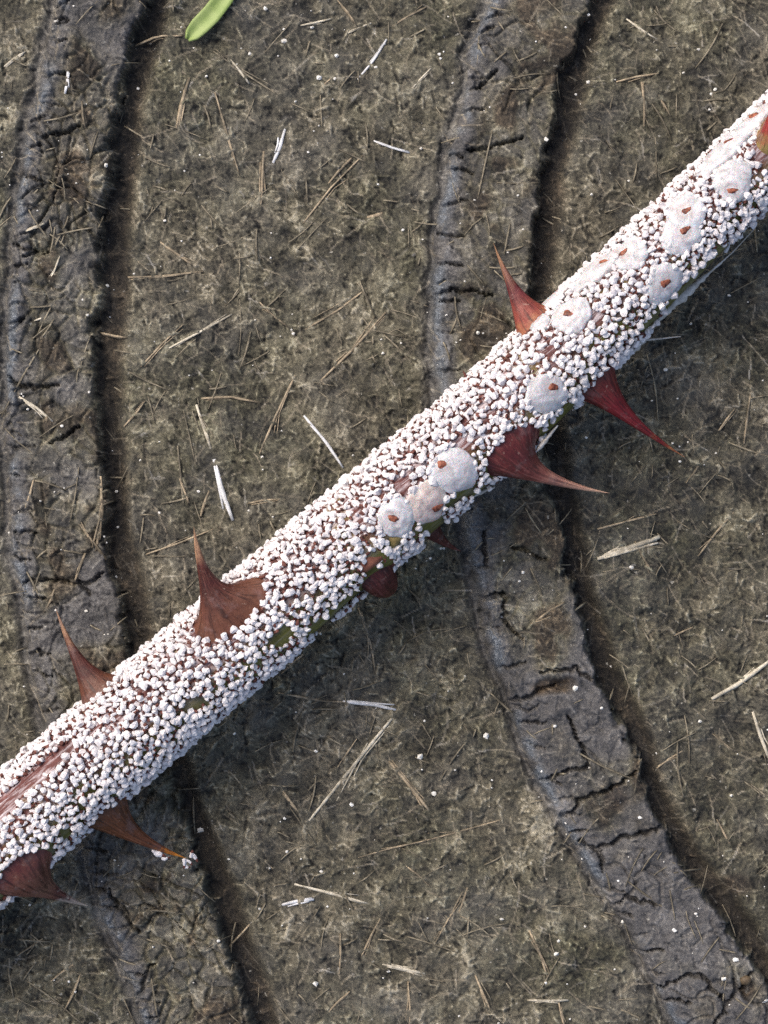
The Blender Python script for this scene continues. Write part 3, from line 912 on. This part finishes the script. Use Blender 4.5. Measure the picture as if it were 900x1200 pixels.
# ------------------------------------------------------------------ green blade, straw, grit on the rubber
def blade():
    pts = [(300, -70), (280, -32), (262, -2), (247, 17), (233, 31), (225, 40), (220, 46)]
    wd = [17, 19, 21, 22, 21, 16, 3]
    V = []
    p = np.array(pts, float); n = 40
    d = np.r_[0, np.cumsum(np.hypot(*np.diff(p, axis=0).T))]
    t = np.linspace(0, d[-1], n)
    x, y = np.interp(t, d, p[:, 0]), np.interp(t, d, p[:, 1]); w = np.interp(t, d, wd)
    dx, dy = np.gradient(x), np.gradient(y); l = np.hypot(dx, dy)
    for k_ in range(n):
        nx, ny = -dy[k_] / l[k_], dx[k_] / l[k_]
        for s_ in np.linspace(-1, 1, 7):
            z = 0.55 + 0.16 * s_ * s_ - 0.06 * (abs(s_) < 0.1) + 0.05 * math.sin(t[k_] / 20)
            V.append(P(x[k_] + nx * w[k_] / 2 * s_, y[k_] + ny * w[k_] / 2 * s_, z))
    F = [(k_ * 7 + q, k_ * 7 + q + 1, k_ * 7 + q + 8, k_ * 7 + q + 7) for k_ in range(n - 1) for q in range(6)]
    o = link('grass_blade', mesh_from('grass_blade', np.array(V), F, M_LEAF))
    md = o.modifiers.new('thickness', 'SOLIDIFY'); md.thickness = 0.12 * MM
    tag(o, 'fresh green blade tip lying on the dirty rubber', 'grass blade')


blade()


def straw_geo(pts, w, lift=0.06):
    """a flattened split fibre that follows the relief it lies on"""
    p = np.array(pts, float)
    d = np.r_[0, np.cumsum(np.hypot(*np.diff(p, axis=0).T))]
    n = max(5, int(d[-1] / 9))
    t = np.linspace(0, d[-1], n)
    x, y = np.interp(t, d, p[:, 0]), np.interp(t, d, p[:, 1])
    if len(p) == 2:      # a slight natural bend
        bw = d[-1] * random.uniform(-0.05, 0.05)
        nx, ny = -(p[1, 1] - p[0, 1]) / d[-1], (p[1, 0] - p[0, 0]) / d[-1]
        s_ = np.sin(np.linspace(0, math.pi, n)); x = x + nx * bw * s_; y = y + ny * bw * s_
    gz = ground_z(x, y)
    # stiff: rests on the high points along its length
    m = np.maximum.reduce([np.roll(np.pad(gz, 2, 'edge'), s_)[2:-2] for s_ in (-1, 0, 1)])
    z = 0.5 * m + 0.5 * max(gz.mean(), np.interp(0.5, [0, 1], [gz[0], gz[-1]])) + lift
    z = np.maximum(z, gz - 0.01)
    dx, dy = np.gradient(x), np.gradient(y); l = np.hypot(dx, dy) + 1e-9
    tw = random.uniform(-0.6, 0.6)
    V = []
    for k_ in range(n):
        f = k_ / (n - 1)
        ww = w * 0.5 * (0.35 + 0.65 * math.sin(math.pi * (0.12 + 0.78 * f)) ** 0.7) * random.uniform(0.85, 1.12)
        nx, ny = -dy[k_] / l[k_], dx[k_] / l[k_]
        for g in range(6):
            a_ = g * math.pi / 3 + tw
            c_, s_ = math.cos(a_) * ww, math.sin(a_) * ww * 0.55
            V.append(P(x[k_] + nx * c_, y[k_] + ny * c_, z[k_] + s_ * S))
    F = [(k_ * 6 + q, k_ * 6 + (q + 1) % 6, (k_ + 1) * 6 + (q + 1) % 6, (k_ + 1) * 6 + q) for k_ in range(n - 1) for q in range(6)]
    F += [tuple(range(6))[::-1], tuple((n - 1) * 6 + q for q in range(6))]
    return np.array(V), F


def straw(pts, w, kind, label, group=None, name='straw_fragment'):
    """one fragment: two or three split strands held together along their length"""
    Vs, F, off = [], [], 0
    p = np.array(pts, float)
    d = p[-1] - p[0]; L_ = np.hypot(*d); d = d / L_; nrm = np.array([-d[1], d[0]])
    for k_ in range(3 if w > 4.4 else 2):
        q = p.copy()
        if len(q) == 2: q = np.array([q[0], (q[0] + q[1]) / 2 + nrm * L_ * random.uniform(-.04, .04), q[1]])
        if k_:
            q = q + nrm * random.uniform(-0.35, 0.35) * w
            q[-1] += nrm * random.uniform(-0.09, 0.09) * L_ - d * random.uniform(0, 0.35) * L_
            q[0] += nrm * random.uniform(-0.04, 0.04) * L_ + d * random.uniform(0, 0.30) * L_
            if len(q) > 2: q[1:-1] = (q[0] + q[-1]) / 2 + (q[1:-1] - (q[0] + q[-1]) / 2) * 0.6
        v, f = straw_geo(q, w * (0.80 if k_ == 0 else random.uniform(0.3, 0.5)), -0.01)
        Vs.append(v); F += [tuple(int(j) + off for j in ff) for ff in f]; off += len(v)
    tag(link(name, mesh_from(name, np.concatenate(Vs), F, M_STRAW[kind])), label, 'straw', group)


NAMED = [([(251, 538), (260, 575), (273, 610)], 7.5, 2, 'thick bleached straw sliver pointing down at the wide brown thorn'),
         ([(230, 474), (247, 526)], 5, 1, 'cream straw piece above the thick bleached sliver'),
         ([(356, 487), (382, 518), (402, 548)], 5, 2, 'slender bleached straw lying just above the stem'),
         ([(459, 842), (420, 890), (362, 962)], 5.5, 1, 'long pale straw slanting away below the stem'),
         ([(327, 1061), (368, 1054)], 6, 2, 'short bright white straw beside a crossing pale one'),
         ([(345, 1036), (388, 1047), (432, 1059)], 4.5, 1, 'pale straw crossing beside the short bright white one'),
         ([(402, 822), (440, 826), (464, 832)], 6, 2, 'white frayed straw end on the rubber below the stem'),
         ([(700, 655), (735, 643), (773, 629)], 8.5, 1, 'broad cream straw splinter past the tip of the maroon thorn'),
         ([(834, 819), (868, 800), (905, 772)], 7, 1, 'stout pale straw on the dirt beyond the cracked rib'),
         ([(320, 191), (334, 151)], 5.5, 2, 'bluish white straw chip beside an upright tan one'),
         ([(309, 177), (306, 240)], 5, 0, 'upright tan straw beside a bluish white chip'),
         ([(453, 46), (419, 93)], 4, 2, 'thin silvery straw near the cracked rib'),
         ([(222, 91), (207, 150)], 6, 0, 'orange tan straw flake below the green blade'),
         ([(198, 408), (240, 386), (272, 368)], 4, 1, 'pale straw with a hooked end on the dirt'),
         ([(118, 558), (120, 600), (112, 646)], 5.5, 0, 'tan straw lodged along the groove of the crumbling rib'),
         ([(376, 446), (415, 408), (452, 366)], 4.5, 0, 'long tan straw slanting up towards the cracked rib'),
         ([(346, 440), (322, 490), (304, 532)], 4.5, 0, 'long tan straw parallel to a shorter one above the stem'),
         ([(618, 1172), (666, 1172)], 4.5, 1, 'level pale straw on the dirt inside the cracked rib'),
         ([(456, 892), (478, 918), (503, 950)], 5.5, 0, 'tan split straw on the dirt below the long pale one'),
         ([(80, 80), (76, 110)], 5, 2, 'white chip of straw on top of the crumbling rib'),
         ([(438, 165), (480, 179)], 4, 2, 'thin white straw splinter near the shoulder of the cracked rib'),
         ([(882, 834), (892, 865), (903, 893)], 6, 1, 'pale straw standing off from the stout one')]
for (pts, w, kd, lab) in NAMED:
    straw(pts, w, kd, lab)
PLAIN = [([(252, 108), (264, 150), (281, 206)], 3.5, 0), ([(188, 284), (226, 311)], 4, 0), ([(150, 325), (190, 324), (238, 318)], 4, 0), ([(430, 338), (358, 386)], 3.5, 0),
         ([(236, 467), (270, 465), (305, 472)], 4, 0), ([(90, 608), (125, 656)], 4.5, 0), ([(64, 690), (53, 716)], 4, 0), ([(100, 648), (88, 680)], 4, 0),
         ([(250, 60), (285, 85), (327, 112)], 3, 3), ([(158, 54), (185, 42), (214, 42)], 4, 0), ([(270, 70), (292, 98)], 4, 1), ([(505, 80), (480, 107)], 3, 1),
         ([(326, 812), (380, 822), (405, 823)], 3, 0), ([(744, 634), (765, 672)], 3.5, 0), ([(628, 728), (662, 706)], 4.5, 0), ([(622, 731), (646, 722)], 3, 0),
         ([(734, 22), (770, 46)], 3.5, 1), ([(752, 96), (755, 148)], 4.5, 0), ([(722, 96), (772, 86)], 3.5, 0), ([(772, 112), (786, 136)], 3, 0),
         ([(620, 1090), (632, 1115), (642, 1146)], 4.5, 0), ([(548, 1040), (538, 1070)], 4, 0), ([(557, 1143), (578, 1192)], 4, 0), ([(448, 1130), (498, 1141)], 5, 1),
         ([(410, 1162), (385, 1186)], 4, 0), ([(399, 1094), (398, 1141)], 4, 0), ([(446, 1076), (424, 1120)], 3.5, 0), ([(822, 540), (804, 566)], 3.5, 0),
         ([(476, 1015), (505, 1040)], 3, 0), ([(330, 925), (350, 952)], 4, 0), ([(510, 1105), (545, 1040)], 3, 0), ([(500, 985), (420, 1005)], 3, 0),
         ([(590, 960), (480, 990)], 3, 0), ([(655, 1175), (662, 1205)], 4, 0), ([(478, 1150), (480, 1205)], 3.5, 0), ([(395, 900), (418, 866)], 3, 0),
         ([(420, 712), (436, 760), (440, 790)], 3.5, 0), ([(330, 790), (362, 760)], 3.5, 0), ([(700, 620), (770, 602)], 3.5, 0), ([(705, 652), (726, 640)], 3, 1),
         ([(860, 600), (818, 652)], 3.5, 0), ([(880, 460), (872, 520)], 3.5, 0), ([(842, 505), (862, 478)], 3, 0), ([(790, 745), (812, 735)], 3, 0),
         ([(30, 270), (52, 262)], 4, 1), ([(22, 465), (62, 494)], 4.5, 1), ([(96, 118), (100, 150)], 3.5, 0), ([(70, 300), (58, 330)], 3, 1),
         ([(55, 370), (40, 376)], 3, 1), ([(30, 60), (5, 78)], 4, 1), ([(118, 390), (150, 396)], 4, 0), ([(40, 560), (30, 595)], 4, 0),
         ([(395, 0), (418, 30)], 3, 0), ([(352, 30), (388, 22)], 3.5, 1), ([(405, 40), (435, 27)], 4, 1), ([(375, 105), (388, 92)], 3, 0),
         ([(355, 262), (425, 182)], 3, 0), ([(385, 215), (412, 185)], 4, 0), ([(340, 385), (300, 350)], 3, 0), ([(170, 470), (145, 500)], 3.5, 0),
         ([(165, 430), (215, 380)], 3, 0), ([(430, 255), (448, 250)], 5, 0), ([(240, 720), (250, 700)], 3, 0), ([(170, 650), (250, 620)], 3, 0),
         ([(290, 590), (330, 585)], 3, 0), ([(210, 560), (222, 590)], 3, 0), ([(235, 605), (245, 575)], 4.5, 0), ([(460, 30), (500, 8)], 3.5, 0),
         ([(300, 1075), (268, 1110)], 3.5, 0), ([(860, 880), (835, 860)], 3, 0), ([(770, 900), (800, 880)], 3.5, 0), ([(840, 960), (856, 990)], 3, 0), ([(60, 1150), (95, 1125)], 3.5, 0), ([(20, 1120), (50, 1100)], 3, 0), ([(75, 1185), (95, 1140)], 3.5, 0)]
for (pts, w, kd) in PLAIN:
    straw(pts, w, kd, 'thin dull tan straw fibre lying loose on the dirty rubber', 'thin tan straw fibres')
# uncountable finer hairs of straw
Vs, Fs, off = [], [], 0
for q in range(900):
    x, y = random.uniform(-120, 1020), random.uniform(-120, 1320)
    a_ = random.uniform(0, math.pi); l = random.gammavariate(2.5, 8) + 6
    v, f = straw_geo([(x, y), (x + l * math.cos(a_), y + l * math.sin(a_))], random.uniform(1.2, 2.6), 0.03)
    Vs.append(v); Fs += [tuple(int(j) + off for j in ff) for ff in f]; off += len(v)
fm = []
me = mesh_from('straw_litter', np.concatenate(Vs), Fs, [M_STRAW[3]])
tag(link('straw_litter', me), 'fine hair-thin straw litter scattered over the rubber', 'straw litter', kind='stuff')


def grit_geo(px, py, r, seed):
    r_ = np.random.default_rng(seed)
    V, F = [], []
    for k_, (lat, nn) in enumerate([(-1, 1), (-0.5, 6), (0.35, 6), (1, 1)]):
        rad = math.sqrt(max(0, 1 - lat * lat))
        for q in range(nn):
            g = 2 * math.pi * q / nn + k_ * 0.4
            s_ = r * S * r_.uniform(0.6, 1.35)
            V.append([rad * math.cos(g) * s_, rad * math.sin(g) * s_ * 0.85, lat * s_ * 0.7])
    for q in range(6):
        F += [(0, 1 + (q + 1) % 6, 1 + q), (1 + q, 1 + (q + 1) % 6, 7 + (q + 1) % 6, 7 + q), (7 + q, 7 + (q + 1) % 6, 13)]
    V = np.array(V)
    z = float(ground_z(px, py)) + r * S * 0.4
    return V + P(px, py, z), F


GRIT = [(333, 48, 4), (374, 91, 4.5), (395, 65, 4), (311, 10, 4), (293, 63, 3), (366, 32, 3), (570, 862, 5.5), (674, 807, 5), (650, 851, 3.5), (652, 1118, 4), (896, 1172, 5), (412, 943, 3.5),
        (377, 1022, 3.5), (370, 1153, 4), (235, 973, 5), (740, 665, 4), (66, 25, 3.5), (124, 194, 4), (125, 335, 3.5), (690, 96, 3.5), (838, 105, 3), (790, 1090, 3.5), (848, 1147, 4), (730, 1080, 3.5),
        (750, 958, 3), (492, 886, 5), (455, 1138, 3), (588, 1077, 3), (508, 930, 4), (820, 845, 3), (370, 880, 3), (640, 163, 3.5), (560, 390, 3), (705, 830, 3), (780, 433, 3), (862, 1125, 4)]
for q, (x, y, r) in enumerate(GRIT):
    v, f = grit_geo(x, y, r * 0.8, q)
    tag(link('grit_grain', mesh_from('grit_grain', v, f, M_GRIT, smooth=False)), 'tiny pale grain of grit stuck on the rubber', 'grit', 'pale grit grains on the rubber')
Vs, Fs, off = [], [], 0
for q in range(520):
    v, f = grit_geo(random.uniform(-150, 1050), random.uniform(-150, 1350), random.choice([0.8, 1.0, 1.2, 1.5, 1.9]), 900 + q)
    Vs.append(v); Fs += [tuple(j + off for j in ff) for ff in f]; off += len(v)
tag(link('grit_dust', mesh_from('grit_dust', np.concatenate(Vs), Fs, M_GRIT, smooth=False)), 'scattered specks of pale grit dust on the rubber', 'grit', kind='stuff')
v, f = grit_geo(875, 1148, 8, 77)
tag(link('pebble', mesh_from('pebble', v, f, M_PEB)), 'brown pebble wedged in a crack of the rib', 'pebble')
